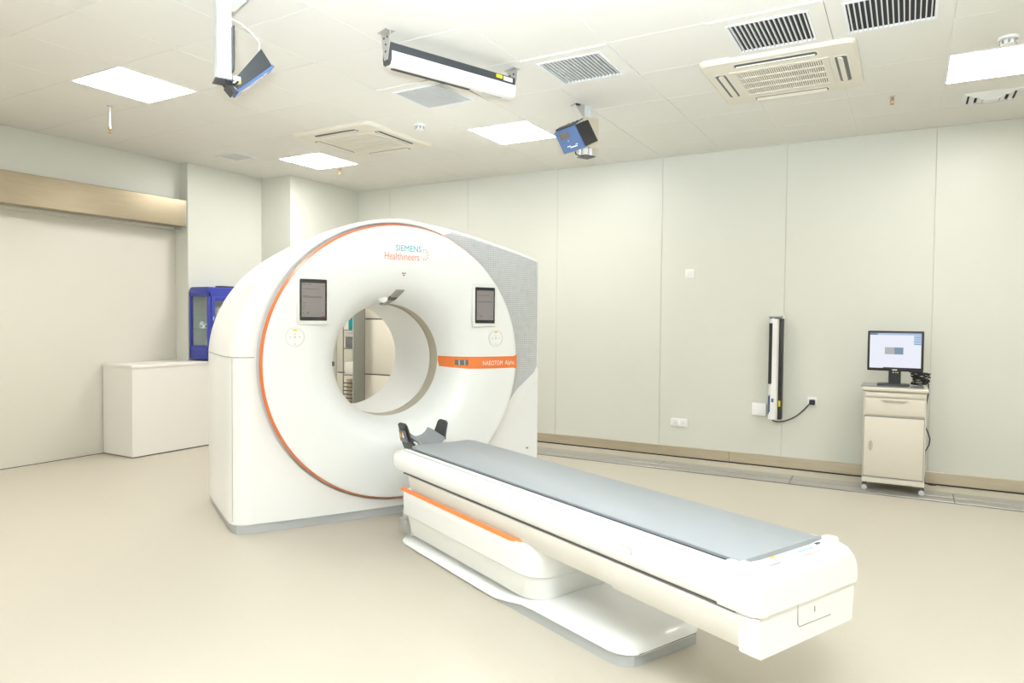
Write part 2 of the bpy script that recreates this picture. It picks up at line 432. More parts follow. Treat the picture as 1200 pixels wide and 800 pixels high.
# square diffuser near the right light
t = thing('air_diffuser', 'white square louvred diffuser under the right edge ceiling light', 'vent', (.49, 6.20, ZC))
for q, (a, zz) in enumerate(((.18, -.004), (.135, -.012), (.085, -.020))):
    b = MB(); o_ = rrect(a, a*.84, .008, 2); i_ = rrect(a-.03, (a-.03)*.84, .006, 2)
    b.loft([[(x, y, 0) for x, y in o_], [(x, y, zz) for x, y in o_], [(x, y, zz-.012) for x, y in i_], [(x, y, zz-.010+.012) for x, y in i_]], cap0=False, cap1=False)
    b.build('louver_ring', M_WHITE2, t)
bx('centre_plate', M_WHITE2, t, -.05, .05, -.042, .042, -.036, -.030, .004)
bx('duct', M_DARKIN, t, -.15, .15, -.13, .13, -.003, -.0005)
# small flush return grille near the corner
t = thing('return_grille', 'small pale flush ceiling grille near the far left corner', 'vent', (-6.13, 4.87, ZC))
b = MB()
for (a, c_, d, e) in ((-.16, .16, -.13, -.11), (-.16, .16, .11, .13), (-.16, -.14, -.11, .11), (.14, .16, -.11, .11)): b.box(a, c_, d, e, -.008, 0, .001, 1)
b.build('frame', mat('vent_white', (0, 0, 0)), t)
for k in range(9):
    y = -.1+k*.025; bx('slat', mat('vent_slat', (0, 0, 0)), t, -.14, .14, y-.008, y+.006, -.006, -.002)
bx('backing', mat('slot_shadow', (0, 0, 0)), t, -.14, .14, -.11, .11, -.0015, -.0005)

# ------------------------------------------------------------------ metal header over the sliding door
t = thing('door_header', 'long brushed steel header box above the wide left door', 'door header', (XU+.001, 0, 2.365))
MB().box(0, .16, Y0+.02, 4.76, 0, .285, .004, 1).build('casing', M_STEEL, t)
bx('end_cap', M_ZINC, t, 0, .158, 4.76, 4.767, .002, .283)
bx('track_end', M_SEAM, t, .05, .09, 4.70, 4.752, -.03, 0)

# ------------------------------------------------------------------ the scanner gantry (local x along the front, y into the machine)
GA = R(62.5); GP = (-3.081, 3.838, 0)
g = thing('scanner_gantry', 'large white ring-shaped CT scanner gantry with orange trim and round bore', 'CT scanner', GP, GA)
ZG = 1.09
TOPR = [(0.07, 2.104), (0.315, 2.074), (0.581, 2.030), (0.863, 1.972), (1.10, 1.918), (1.215, 1.888)]
def outline():
    P = []
    for k in range(24): P.append((-1.12+2.37*k/23, .06))
    for k in range(1, 20): P.append((1.25, .06+(1.80)*k/19))
    P += [(1.246, 1.874), (1.236, 1.882)]
    for a, b in zip(TOPR[::-1], TOPR[::-1][1:]):
        for k in range(4): P.append((a[0]+(b[0]-a[0])*k/4, a[1]+(b[1]-a[1])*k/4))
    for k in range(30):
        t = math.pi/2*k/29; P.append((.07-1.19*math.sin(t), 1.10+1.004*math.cos(t)))
    for k in range(1, 18): P.append((-1.12, 1.10-1.04*k/18))
    return P
OUT = outline()
def wf(u): return .055+.045*u*u          # bowed front of the body (y)
def inset(p, d):
    u, z = p; r = math.hypot(u, z-ZG)
    lim = max(.012, r-.992)
    left = u < .2
    f = min(d if left else d*.25, lim)
    if z > ZG:
        k = 1-f/r; return (u*k, ZG+(z-ZG)*k)
    if u < 0: return (u*(1.12-f)/1.12, z)
    return (u*(1.25-f)/1.25, z)
def shell_loops():
    L = []
    def circ(rad, yfun):
        q = []
        for u, z in OUT:
            a = math.atan2(z-ZG, u); c = (rad*math.cos(a), ZG+rad*math.sin(a)); q.append((c[0], yfun(c[0]), c[1]))
        return q
    L.append(circ(.90, lambda u: .10)); L.append(circ(.972, lambda u: .10)); L.append(circ(.982, lambda u: wf(u)+.002))
    D = .12
    for k in range(7):
        t = math.pi/2*k/6; q = []
        for p in OUT:
            a = inset(p, D*(1-math.sin(t)));
            full = inset(p, D); dep = math.hypot(p[0]-full[0], p[1]-full[1])
            q.append((a[0], wf(full[0])+max(dep, .012)*(1-math.cos(t)), a[1]))
        L.append(q)
    def sec(s, y): return [(u*s if z <= ZG or u < 0 else u*s, y, (1.10+(z-1.10)*(1-(1-s)*2.2)) if z > 1.10 else z) for u, z in OUT]
    L.append([(u, .35, z) for u, z in OUT]); L.append(sec(.996, .7)); L.append(sec(.985, 1.08))
    L.append(sec(.972, 1.14)); L.append(sec(.94, 1.17)); L.append(circ(.60, lambda u: 1.175)); L.append(circ(.46, lambda u: 1.19))
    return L
MB().loft(shell_loops(), cap0=False, cap1=False).build('shell', M_WHITE, g, angle=40)
# plinth
b = MB(); pl = []
for u in [(-1.105+2.34*k/16) for k in range(17)]: pl.append((u, wf(u)+(.05 if u < -1.0 else .012)))
pl[0] = (-1.105, .20); pl.insert(1, (-1.09, .14)); pl.insert(2, (-1.05, .115))
pl += [(1.235, 1.12), (-1.09, 1.12)]
b.prism(pl, 0, .06); b.build('plinth', M_GREYT, g)
# front cover, a lathe that flares into the bore
PROF = [(.953, .098), (.953, .012), (.9545, .0095), (.951, .004), (.942, .001), (.92, 0), (.80, 0), (.72, .002), (.66, .010), (.60, .028), (.55, .052), (.51, .084), (.475, .128), (.45, .176), (.430, .228), (.4175, .27), (.4145, .298)]
def fy(r):
    pr = PROF[5:]
    if r >= pr[0][0]: return 0.0
    for (ra, ya), (rb, yb) in zip(pr, pr[1:]):
        if rb <= r <= ra: return ya+(yb-ya)*(ra-r)/(ra-rb)
    return pr[-1][1]
def front(u, z, off=.0015):
    r = math.hypot(u, z-ZG); d = (fy(r+.004)-fy(r-.004))/.008; k = off/math.sqrt(1+d*d)
    return (u+k*d*u/r, fy(r)-k, z+k*d*(z-ZG)/r)
MB().lathe(PROF, (0, 0, ZG), 'y', 128).build('front_cover', M_WHITE, g, angle=60)
MB().lathe([(.9550, .010), (.9690, .041), (.9685, .048), (.953, .050)], (0, 0, ZG), 'y', 128).build('orange_ring_trim', M_ORANGE, g)
MB().lathe([(.950, .098), (.976, .098)], (0, 0, ZG), 'y', 128).build('recess_ring', M_GAP, g)
MB().lathe([(.9535, .062), (.9535, .100)], (0, 0, ZG), 'y', 128).build('rim_band', M_GAP, g)
MB().lathe([(.4145, .298), (.4175, .300), (.4175, .42), (.411, .423)], (0, 0, ZG), 'y', 96).build('bore_window_band', M_BAND, g)
MB().lathe([(.411, .422), (.410, .44), (.410, 1.06), (.418, 1.12), (.44, 1.17), (.47, 1.192)], (0, 0, ZG), 'y', 96).build('bore_liner', mat('liner_white', (.91, .91, .89), .4), g)
# seams of the left side covers
def out_at(z, y, du=.002): return (-1.12-du, y, z)
sl = MB(); zz = 1.135
pts = [(-.985, wf(.985)-.001, zz+.004), (-1.003, wf(1.0), zz+.004)]
for k in range(7):
    t = math.pi/2*k/6; pts.append((-1.0-.12*math.sin(t)-.001, wf(1.0)+.12*(1-math.cos(t))-.001, zz+.003))
pts += [(-1.1205, .35, zz), (-1.1165, .7, zz), (-1.1045, 1.08, zz)]
sl.tube(pts, .0028, 6); sl.build('cover_seam', M_SEAM, g)
MB().tube([(-1.108, .165, 1.13), (-1.108, .165, .08)], .0022, 6).build('cover_seam', mat('pale_joint', (.55, .55, .54), .6), g)
# perforated grey side panel, right of the ring
def meshpanel():
    P = []
    # along the ring, from the bottom tip to the top
    for k in range(41):
        a = R(-42+(42+71)*k/40); P.append((.961*math.cos(a), ZG+.961*math.sin(a)))
    top = [(0.40, 2.030), (0.47, 2.020), (0.581, 2.003), (0.863, 1.945), (1.10, 1.893), (1.205, 1.868), (1.225, 1.855)]
    P += top
    P += [(1.228, 1.6), (1.228, 1.3), (1.228, 1.02)]
    a, c_, d = Vector((1.228, 1.0)), Vector((1.0, .66)), Vector((.742, .415))
    for k in range(1, 10):
        t = k/10; q = a*(1-t)**2+c_*2*t*(1-t)+d*t*t; P.append((q.x, q.y))
    return P
mp = meshpanel()
n = len(mp)
bm = bmesh.new()
va = [bm.verts.new((u, wf(u)-.003, z)) for u, z in mp]; vb = [bm.verts.new((u, wf(u)+.012, z)) for u, z in mp]
bm.faces.new(va)
for i in range(n): bm.faces.new((va[i], vb[i], vb[(i+1) % n], va[(i+1) % n]))
bmesh.ops.triangulate(bm, faces=[f for f in bm.faces if len(f.verts) > 4])
me = bpy.data.meshes.new('perforated_panel'); bm.to_mesh(me); bm.free()
put(me, 'perforated_panel', M_MESH, g, smooth=False)
# raised lower right cover
lr = []
a, c_, d = Vector((1.238, 1.0)), Vector((1.01, .66)), Vector((.752, .41))
for k in range(0, 11):
    t = k/10; q = a*(1-t)**2+c_*2*t*(1-t)+d*t*t; lr.append((q.x, q.y))
for k in range(14):
    an = R(-44-40*k/13); lr.append((.961*math.cos(an), ZG+.961*math.sin(an)))
lr += [(.12, .075), (1.238, .075)]
bm = bmesh.new(); n = len(lr)
va = [bm.verts.new((u, wf(u)-.009, z)) for u, z in lr]; vb = [bm.verts.new((u, wf(u)+.012, z)) for u, z in lr]
bm.faces.new(va)
for i in range(n): bm.faces.new((va[i], vb[i], vb[(i+1) % n], va[(i+1) % n]))
bmesh.ops.triangulate(bm, faces=[f for f in bm.faces if len(f.verts) > 4])
me = bpy.data.meshes.new('lower_cover'); bm.to_mesh(me); bm.free()
put(me, 'lower_cover', M_WHITE, g, smooth=False)
MB().cyl((1.13, .095, .36), .008, .012, 'y', 12).build('cover_screw', M_SEAM, g)
# orange band with lettering on the right of the bore
def strip(name, m, ua, ub, za, zb, off, parent, n=26, zf=None):
    V = []; F = []
    for i in range(n+1):
        u = ua+(ub-ua)*i/n
        lo, hi = (za, zb) if zf is None else zf(u)
        for k in range(4):
            z = lo+(hi-lo)*k/3; V.append(front(u, z, off))
    for i in range(n):
        for k in range(3): a = i*4+k; F.append((a, a+4, a+5, a+1))
    return pd(name, V, F, m, parent, fix=False)
def zf(u):
    e = max(0, (u-.915)/.038)
    return (1.022-.010*e**2+(.012*max(0, (.55-u)/.15)), 1.112+.014*e**2)
band = strip('orange_band', M_ORANGE2, .4155, .9535, 0, 0, .0025, g, 40, zf)
strip('band_sensor', mat('sensor_grey', (.16, .15, .13), .3), .478, .552, 1.048, 1.088, .0045, band, 8)
for uu in (.497, .528): strip('sensor_divider', M_GPRINT, uu, uu+.008, 1.049, 1.087, .0055, band, 2)
lettering('NAEOTOM', .165, 'lettering', M_WPRINT, band, lambda x, y: front(.655+x, 1.045+y, .008), 1.05, 0, .036)
lettering('Alpha', .085, 'lettering', M_WPRINT, band, lambda x, y: front(.842+x, 1.038+y, .008), 1.0, .0, .044)
# maker's lettering at the top of the cover
lettering('SIEMENS', .195, 'lettering', M_TEAL, g, lambda x, y: front(-.058+x, 1.868+y, .001), 1.0, 0, .042)
lettering('Healthineers', .262, 'lettering', M_REDP, g, lambda x, y: front(-.141+x, 1.806+y, .001), 1.0, 0, .050)
dots = MB()
for ring, (rr_, cnt, off) in enumerate(((.036, 7, 0), (.019, 4, 10))):
    for k in range(cnt):
        a = R(off-110+220*k/(cnt-1)); p = front(.162+rr_*math.cos(a)*.8, 1.852+rr_*math.sin(a), .001)
        dots.cyl((p[0], p[1], p[2]), (.0045, .0035)[ring], .0006, 'y', 8)
dots.build('logo_dots', M_REDP, g)
b = MB()
for du, dz in ((-.008, .008), (.008, .008), (0, -.006)):
    p = front(.012+du, 1.708+dz, .001); b.cyl(p, .0065, .0008, 'y', 8)
b.build('alignment_mark', mat('maroon_print', (.35, .05, .06), .5), g)
# touch screens
def screen(uc, zc, w, h, rows, parent, red):
    fr = MB(); o_ = rrect(w/2+.020, h/2+.026, .018); i_ = rrect(w/2+.015, h/2+.021, .014)
    fr.loft([[(uc+x, .004, zc+y) for x, y in o_], [(uc+x, -.006, zc+y) for x, y in o_], [(uc+x, -.009, zc+y) for x, y in i_]], cap0=False, cap1=True)
    fr = fr.build('screen_frame', M_WHITE2, parent)
    MB().prism([(uc+x, zc+y) for x, y in rrect(w/2, h/2, .006, 2)], -.0115, -.008, 'y').build('screen_bezel', M_GLASSD, fr)
    dw, dh = w*.86, h*.82
    dp = bx('display', mat('display_grey', (.20, .18, .175), .3, emit=((.62, .56, .55), .05)), fr, uc-dw/2, uc+dw/2, -.0125, -.011, zc-dh/2, zc+dh/2)
    for (x0, x1, y, hh, m) in rows:
        bx('display_row', m, fr, uc-dw/2+dw*x0, uc-dw/2+dw*x1, -.0130, -.0122, zc-dh/2+dh*y, zc-dh/2+dh*(y+hh))
D1 = mat('display_dark', (.07, .065, .065), .3); D2 = mat('display_mid', (.14, .125, .125), .3, emit=((.62, .56, .55), .02)); DR = mat('display_red', (.45, .04, .05), .3, emit=((.6, .05, .05), .1))
screen(-.638, 1.512, .178, .270, [(.05, .17, .945, .018, D1), (.26, .40, .945, .018, D1), (.93, .96, .90, .03, D1), (.05, .75, .81, .012, D1), (.05, .15, .72, .012, D1), (.05, .88, .56, .05, D2), (.05, .30, .62, .012, D1),
       (.06, .10, .40, .025, D1), (.13, .16, .40, .025, D1), (.06, .10, .31, .025, D1), (.13, .16, .31, .025, D1), (.06, .10, .22, .02, D1), (.06, .10, .11, .02, D1), (.22, .32, .11, .025, D1), (.85, .92, .11, .015, D1), (.05, .80, .055, .006, D1), (.83, .98, .005, .03, DR)], g, True)
screen(.660, 1.500, .170, .270, [(.10, .75, .83, .012, D1), (.05, .88, .60, .04, D2), (.20, .30, .11, .025, D1), (.82, .90, .11, .02, D1), (.08, .11, .2, .015, D1)], g, False)
# round key pads
def keypad(uc, zc):
    MB().lathe([(.064, -.0003), (.064, -.0022), (.060, -.0026), (.056, -.0016), (.056, -.0003)], (uc, 0, zc), 'y', 40).build('keypad_ring', mat('pale_ring', (.74, .745, .74), .4), g)
    k_ = MB().lathe([(.0555, -.0006), (1e-4, -.0014)], (uc, 0, zc), 'y', 32).build('keypad', M_WHITE, g)
    bx('key_light', M_YEL, k_, uc-.013, uc+.013, -.0035, -.0012, zc+.040, zc+.051, .002)
    for du, dz in ((-.030, 0), (.030, 0), (0, .018), (0, -.045)):
        MB().prism([(uc+du-.010, zc+dz), (uc+du, zc+dz+.004), (uc+du+.010, zc+dz), (uc+du, zc+dz-.004)], -.0026, -.0012, 'y').build('key_symbol', mat('faint_print', (.58, .59, .58), .5), k_)
    MB().cyl((uc, -.0026, zc), .007, .0018, 'y', 12).build('key_symbol', mat('faint_print', (0, 0, 0)), k_)
keypad(-.755, 1.270); keypad(.762, 1.252)
# camera pod and small fittings around the bore
def podstrip(name, m, t0, t1, hw, o0, par):
    V = []; F = []; n = 8
    for i in range(n+1):
        t = t0+(t1-t0)*i/n; z = 1.503+.098*t; u = -.040+.052*t
        for du in (-hw, -hw*.8, hw*.8, hw):
            V.append(front(u+du, z, o0 if abs(du) < hw*.9 else -.004))
    for i in range(n):
        for k in range(3): a = i*4+k; F.append((a, a+1, a+5, a+4))
    F += [(0, 1, 2, 3), (n*4, n*4+3, n*4+2, n*4+1)]
    return pd(name, V, F, m, par)
cm = podstrip('camera_pod', mat('pod_grey', (.34, .33, .31), .35, metal=.2), 0, 1, .034, .012, g)
podstrip('camera_window', mat('pod_window', (.12, .10, .09), .25), .36, .56, .0345, .0135, cm)
q = front(-.085, 1.545)
MB().lathe([(1e-4, -.006), (.022, -.003), (.034, .006), (.037, .016)], (q[0], q[1], q[2]), 'y', 24).build('indicator_dome', M_WPRINT, g)
q = front(-.455, 1.080)
MB().box(-.012, .012, -.010, .03, -.016, .016, .004, 2, mtx=Matrix.Translation(q)).build('laser_window', mat('pod_dark', (.10, .10, .10), .3), g)

# ------------------------------------------------------------------ the patient table (same local convention, y < 0 is the foot end)
TA = R(65.0)
tb = thing('patient_table', 'white CT patient table with long grey pad and orange line on its pedestal', 'patient table', GP, TA)
# tabletop carriage: (half width, z) cross section
def section(pts, y, s=1.0, dz=0.0, zc=.5):
    L = [(-a*s, y, zc+(z-zc)*1.0+dz) for a, z in pts[::-1]] + [(a*s, y, z+dz) for a, z in pts]
    return L
UP = [(.0, .574), (.228, .574), (.236, .586), (.252, .590), (.258, .586), (.259, .580), (.2635, .579), (.272, .578), (.286, .566), (.297, .542), (.302, .510), (.300, .480), (.293, .461), (.285, .456), (0, .456)]
def nose(f):   # shrink a section towards its own middle
    return [(a*(.80+.20*f), min(.553, .525+(z-.525)*(.55+.45*f))) for a, z in UP]
L = []
for k in range(6):
    t = k/5; L.append(section(nose(math.sin(math.pi/2*t)), -.40-.09*t))
LWR = [(a, min(z, .553)) for a, z in UP]
L += [section(LWR, -.515), section(UP, -.545), section(UP, -1.2), section(UP, -2.0), section(UP, -2.95)]
MB().loft(L).build('tabletop', M_WHITE, tb)
bx('tabletop_core', M_WHITE2, tb, -.23, .23, -2.96, -.55, .45, .574)
LOW = [(0, .448), (.276, .448), (.291, .445), (.293, .437), (.270, .345), (.262, .334), (.250, .330), (0, .330)]
MB().loft([section([(a*.9, z) for a, z in LOW], -.60), section(LOW, -.68), section(LOW, -2.418)]).build('table_frame', M_PALE, tb)
LOW2 = [(a*1.006 if a else 0, z-(.008 if z < .35 else 0)) for a, z in LOW]
MB().loft([section(LOW2, -2.422), section(LOW2, -3.06)]).build('table_frame', M_PALE, tb)
for s in (-1, 1):
    bx('side_joint', M_DARKSEAM, tb, s*.288-.003, s*.288+.003, -3.02, -.60, .4485, .4555)
    MB().tube([(s*.2655, -3.0, .5795), (s*.2655, -.555, .5795)], .0017, 6).build('side_joint', M_SEAM, tb)
# foot end cap
FT = [(0, .590), (.150, .590), (.19, .594), (.25, .596), (.275, .588), (.294, .562), (.303, .52), (.302, .47), (.297, .455), (0, .455)]
FL = [(a*.985, z-.008 if z > .5 else z) for a, z in FT]
MB().loft([section(FT, -2.952), section(FT, -3.05), section(FL, -3.085), section([(a*.95, z-.03 if z > .5 else z+.004) for a, z in FT], -3.115)]).build('foot_cap', M_WHITE, tb)
FB = [(0, .452), (.285, .452), (.290, .447), (.283, .36), (.280, .325), (.274, .318), (0, .318)]
fp = MB().loft([section(FB, -3.03), section(FB, -3.085), section([(a*.985, z) for a, z in FB], -3.105)]).build('foot_panel', M_WHITE, tb)
MB().tube([(-.07, -3.104, .45), (-.07, -3.106, .385), (-.06, -3.106, .375), (.13, -3.106, .372)], .0016, 6).build('latch_outline', M_SEAM, fp)
bx('latch_mark', M_SEAM, fp, .028, .031, -3.107, -3.103, .405, .425)
arc = [(-.23+.06*k if k < 3 else -.11+.04*(k-2), -3.112+.004*abs(k-3)*.2, .520-.062*math.sin(min(1, k/4)*math.pi/2)) for k in range(5)]
MB().tube(arc, .0018, 6).build('cap_joint', M_SEAM, tb)
for s in (-1, 1):
    MB().box(-.022, .022, -.026, .026, -.01, .020, .010, 3, mtx=Matrix.Translation((s*.250, -3.028, .588))).build('corner_stop', M_WHITE, tb)
# labels on the foot cap
bx('label_chip', M_GPRINT, tb, -.165, -.105, -3.062, -3.044, .588, .5912)
bx('label_chip', mat('amber_print', (.85, .45, .06), .5), tb, -.10, -.075, -3.022, -3.008, .588, .5912)
bx('label_chip', M_CHAR, tb, .165, .19, -3.03, -3.018, .590, .5945)
lettering('SIEMENS', .095, 'lettering', mat('pale_blue_print', (.12, .36, .62), .5), tb, lambda x, y: (.03+x, -3.046+y, .5912), 1, 0)
lettering('Healthineers', .125, 'lettering', mat('pale_coral_print', (.72, .13, .08), .5), tb, lambda x, y: (.015+x, -3.074+y, .5912), 1, 0)
# small step icon on the tabletop side
MB().tube([(-.3035, -2.50, .536), (-.3045, -2.56, .530), (-.3045, -2.56, .508)], .0016, 6).build('side_mark', M_GPRINT, tb)
# grey pad
PD = []
def padsec(y, s, z1): return [(-.226*s, y, .588), (-.228*s, y, z1-.006), (-.222*s, y, z1), (.222*s, y, z1), (.228*s, y, z1-.006), (.226*s, y, .588)]
MB().loft([padsec(-.545, .90, .600), padsec(-.585, .985, .602), padsec(-.68, 1, .603), padsec(-2.9, 1, .603), padsec(-2.99, 1, .604), padsec(-3.01, .99, .608)]).build('pad', M_MAT, tb, angle=50)
MB().loft([[(-.231*s, y, .576), (-.231*s, y, .588), (.231*s, y, .588), (.231*s, y, .576)] for y, s in ((-.540, .92), (-.60, 1), (-3.018, 1))]).build('pad_base', M_MATEDGE, tb)
# head holder
hh = MB()
def arm(s):
    # side wall, profile in local y/z swept in x
    prof = [(-.40, .52), (-.405, .56), (-.375, .615), (-.36, .695), (-.335, .708), (-.27, .708), (-.245, .695), (-.225, .56), (-.23, .52)]
    b = MB(); lo = []; hi = []
    def xo(z): return .078+.066*min(1, (z-.50)/.17)
    loopo = [(s*(xo(z)+.014), y, z) for y, z in prof]; loopi = [(s*xo(z), y, z) for y, z in prof]
    b.loft([loopi, loopo]); return b
hd = None
for s in (-1, 1):
    a_ = arm(s).build('head_holder_side', M_CHAR if s > 0 else M_BLACK, tb)
    if s < 0:
        MB().loft([[(-.164+.25*(.66-z), y, z) for y, z in ((-.355, .585), (-.34, .66), (-.27, .66), (-.26, .585))], [(-.150+.25*(.66-z), y, z) for y, z in ((-.355, .585), (-.34, .66), (-.27, .66), (-.26, .585))]]).build('label_plate', mat('label_grey', (.20, .20, .20), .4), a_)
        for (ya, m) in ((-.335, M_WPRINT), (-.30, mat('amber_print', (0, 0, 0)))):
            MB().loft([[(-.1575, ya, .615), (-.1575, ya+.024, .615), (-.1660, ya+.012, .65)], [(-.1545, ya, .615), (-.1545, ya+.024, .615), (-.163, ya+.012, .65)]]).build('warning_symbol', m, a_)
arcp = []
Lc = []
for y, k, dz in ((-.42, .94, -.004), (-.40, 1, 0), (-.24, 1.02, .03), (-.205, .95, .034)):
    top = [(.120*math.sin(R(a))*k, y, .655+dz-.120*math.cos(R(a))*k) for a in range(-66, 67, 12)]
    bot = [(.098*math.sin(R(a))*k*.999, y, .655+dz-.098*math.cos(R(a))*k) for a in range(66, -67, -12)]
    Lc.append(top+bot)
MB().loft(Lc).build('head_cushion', M_MAT, tb)
Lc = []
for y in (-.415, -.20):
    top = [(.134*math.sin(R(a)), y, .655-.134*math.cos(R(a))) for a in range(-60, 61, 12)]
    bot = [(.122*math.sin(R(a)), y, .655-.122*math.cos(R(a))) for a in range(60, -61, -12)]
    Lc.append(top+bot)
MB().loft(Lc).build('head_cradle', M_WHITE2, tb)
bx('head_holder_base', M_CHAR, tb, -.085, .085, -.52, -.24, .500, .522, .006)
# pedestal
def rloop(a0, a1, hw, z, r0, r1, ins=0.0):
    """rounded rectangle in (x, y): y from -a0 (gantry end) to -a1 (foot end)"""
    pts = []
    for cx, cy, t0, r in ((hw-ins-r0, -a0-ins-r0, 0, r0), (-hw+ins+r0, -a0-ins-r0, 90, r0), (-hw+ins+r1, -a1+ins+r1, 180, r1), (hw-ins-r1, -a1+ins+r1, 270, r1)):
        for k in range(7):
            t = R(t0+15*k); pts.append((cx+r*math.cos(t), cy+r*math.sin(t), z))
    return pts
A0, A1, HW = .57, 1.95, .296
MB().loft([rloop(A0+.03, A1, HW, .075, .05, .13, .055), rloop(A0+.03, A1, HW, .082, .05, .13, .035), rloop(A0+.03, A1, HW, .10, .05, .13, .028), rloop(A0+.02, A1, HW, .196, .05, .13, .014)]).build('pedestal_lower', M_WHITE, tb)
MB().loft([rloop(A0, A1, HW, .1965, .05, .13, .012), rloop(A0, A1, HW, .205, .05, .13, .004), rloop(A0, A1, HW, .30, .05, .13, 0), rloop(A0, A1, HW, .335, .05, .13, .002), rloop(A0, A1, HW, .348, .05, .13, .009)]).build('pedestal_cover', M_WHITE, tb)
MB().loft([rloop(A0+.005, A1-.08, HW, .347, .05, .10, .016), rloop(A0+.005, A1-.09, HW, .378, .05, .10, .040), rloop(A0+.005, A1-.09, HW, .386, .05, .10, .052)]).build('pedestal_top', M_WHITE2, tb)
for s in (-1, 1):
    V = []; F = []
    ys = [-.572+0*k for k in range(1)] + [-.60-1.14*k/12 for k in range(13)] + [-1.80, -1.86]
    for y in ys:
        e = max(0, (-1.74-y)/.12); x = .2975-.05*e*e
        za, zb = .343+.002*e, .360-.0*e
        V += [(s*x, y, za), (s*(x-.0125), y, zb), (s*(x-.016), y, zb), (s*(x-.012), y, za)]
    for i in range(len(ys)-1):
        for k in range(4): F.append((i*4+k, i*4+(k+1) % 4, i*4+4+(k+1) % 4, i*4+4+k))
    pd('orange_trim', V, F, M_ORANGE2, tb)
# bracket between pedestal and gantry
br = bx('bracket', M_ZINC, tb, -.27, -.05, -.60, -.50, .07, .15, .006)
bx('bracket_block', M_ALU, br, -.255, -.19, -.575, -.515, .15, .21, .01)
bx('bracket_block', M_ALU, br, -.24, -.10, -.61, -.55, .05, .24, .006)
# floor base
def hwb(w):
    h_ = .285 if w < 1.55 else .285-.035*min(1, (w-1.55)/.85)
    r = .10
    if w > 2.38: h_ = h_-r+math.sqrt(max(0, r*r-(w-2.38)**2))
    if w < .60: h_ = h_-.10+math.sqrt(max(0, .01-(.60-w)**2))
    return h_
def sst(x, a, b): t = min(1, max(0, (x-a)/(b-a))); return t*t*(3-2*t)
ws = [.505, .52, .55, .60] + [.7+.1*k for k in range(17)] + [2.38, 2.42, 2.45, 2.468, 2.478]
L = []
for w in ws:
    h_ = hwb(w); zb = .004+.042*sst(w, 1.58, 1.86); e = min(1, (2.49-w)/.06) if w > 2.43 else 1
    zt = zb+.03*e
    half = [(0, zb), (h_-.012, zb), (h_, zb+.008), (h_-.002, zb+.02*e), (h_-.018, zt), (h_-.06, zt+.010*e), (h_-.13, zt+.016*e), (0, zt+.022*e)]
    L.append([(-a, -w, z) for a, z in half[::-1]] + [(a, -w, z) for a, z in half[1:-1]])
MB().loft(L).build('base_cover', M_WHITE, tb, angle=50)
MB().loft([[(-hwb(w)+.010, -w, 0), (-hwb(w)+.010, -w, .005+.042*sst(w, 1.58, 1.86)), (hwb(w)-.010, -w, .005+.042*sst(w, 1.58, 1.86)), (hwb(w)-.010, -w, 0)] for w in ws[1:-1]]).build('base_skirt', M_GREYT, tb)

# ------------------------------------------------------------------ laser bars
def laser_bar(name, label, L, loc, rot, flip=1, group='laser positioning bars'):
    """local x = length, z = out of the mounting surface, y = side"""
    t = thing(name, label, 'laser bar', loc, 0, group); t.rotation_euler = rot
    a = L/2
    MB().box(-a, a, -.040, .040, .0, .052, .006, 2).build('rear_housing', M_CHAR, t)
    pr = [(-.042, .05), (.042, .05), (.044, .075), (.040, .105), (.026, .126), (-.020, .130), (-.038, .118), (-.045, .085)]
    MB().prism(pr, -a+.004, a-.004, 'x').build('front_cover', M_WHITE2, t)
    for s in (-1, 1): MB().prism([(y*1.03, z) for y, z in pr], s*(a-.004)-.005, s*(a-.004)+.005, 'x').build('end_cap', M_CHAR if s < 0 else M_WHITE2, t)
    bx('beam_window', M_BLACK, t, -a+.05, a*.30, .028*flip-.015, .028*flip+.015, .112, .1315)
    bx('beam_window', M_BLACK, t, a*.52, a*.86, .026*flip-.006, .026*flip+.006, .122, .1275)
    return t
lz = laser_bar('ceiling_laser_bar', 'long white and black laser bar hanging on the ceiling above the table', .94, (-2.515, 3.62, 3.005), (math.pi, 0, R(69)), -1)
for sy in (-1,):
    bx('warning_label', M_YEL, lz, .31, .36, -.0415, -.0395, .008, .030); bx('warning_label', M_YEL, lz, .31, .36, .0395, .0415, .008, .030)
    bx('type_label', M_WPRINT, lz, .37, .445, .0395, .0415, .010, .036); bx('type_label', M_WPRINT, lz, .37, .445, -.0415, -.0395, .010, .036)
for s in (-1, 1):
    hk = MB(); pr = [(-.05, -.062), (.05, -.062), (.045, .0), (.028, .05), (.02, .10), (-.02, .10), (-.03, .05), (-.045, .0)]
    hk.prism(pr, s*.475-.003, s*.475+.003, 'x'); hk = hk.build('hanger', M_ZINC, lz)
    for yy, z in ((-.02, -.03), (.02, -.03), (0, .01), (0, .05)): MB().cyl((s*.475-.006, yy, z), .007, .012, 'x', 10).build('hanger_hole', M_CHAR, hk)
    bx('hanger_foot', M_ZINC, hk, s*.475-.03, s*.475+.03, -.05, .05, -.066, -.060)
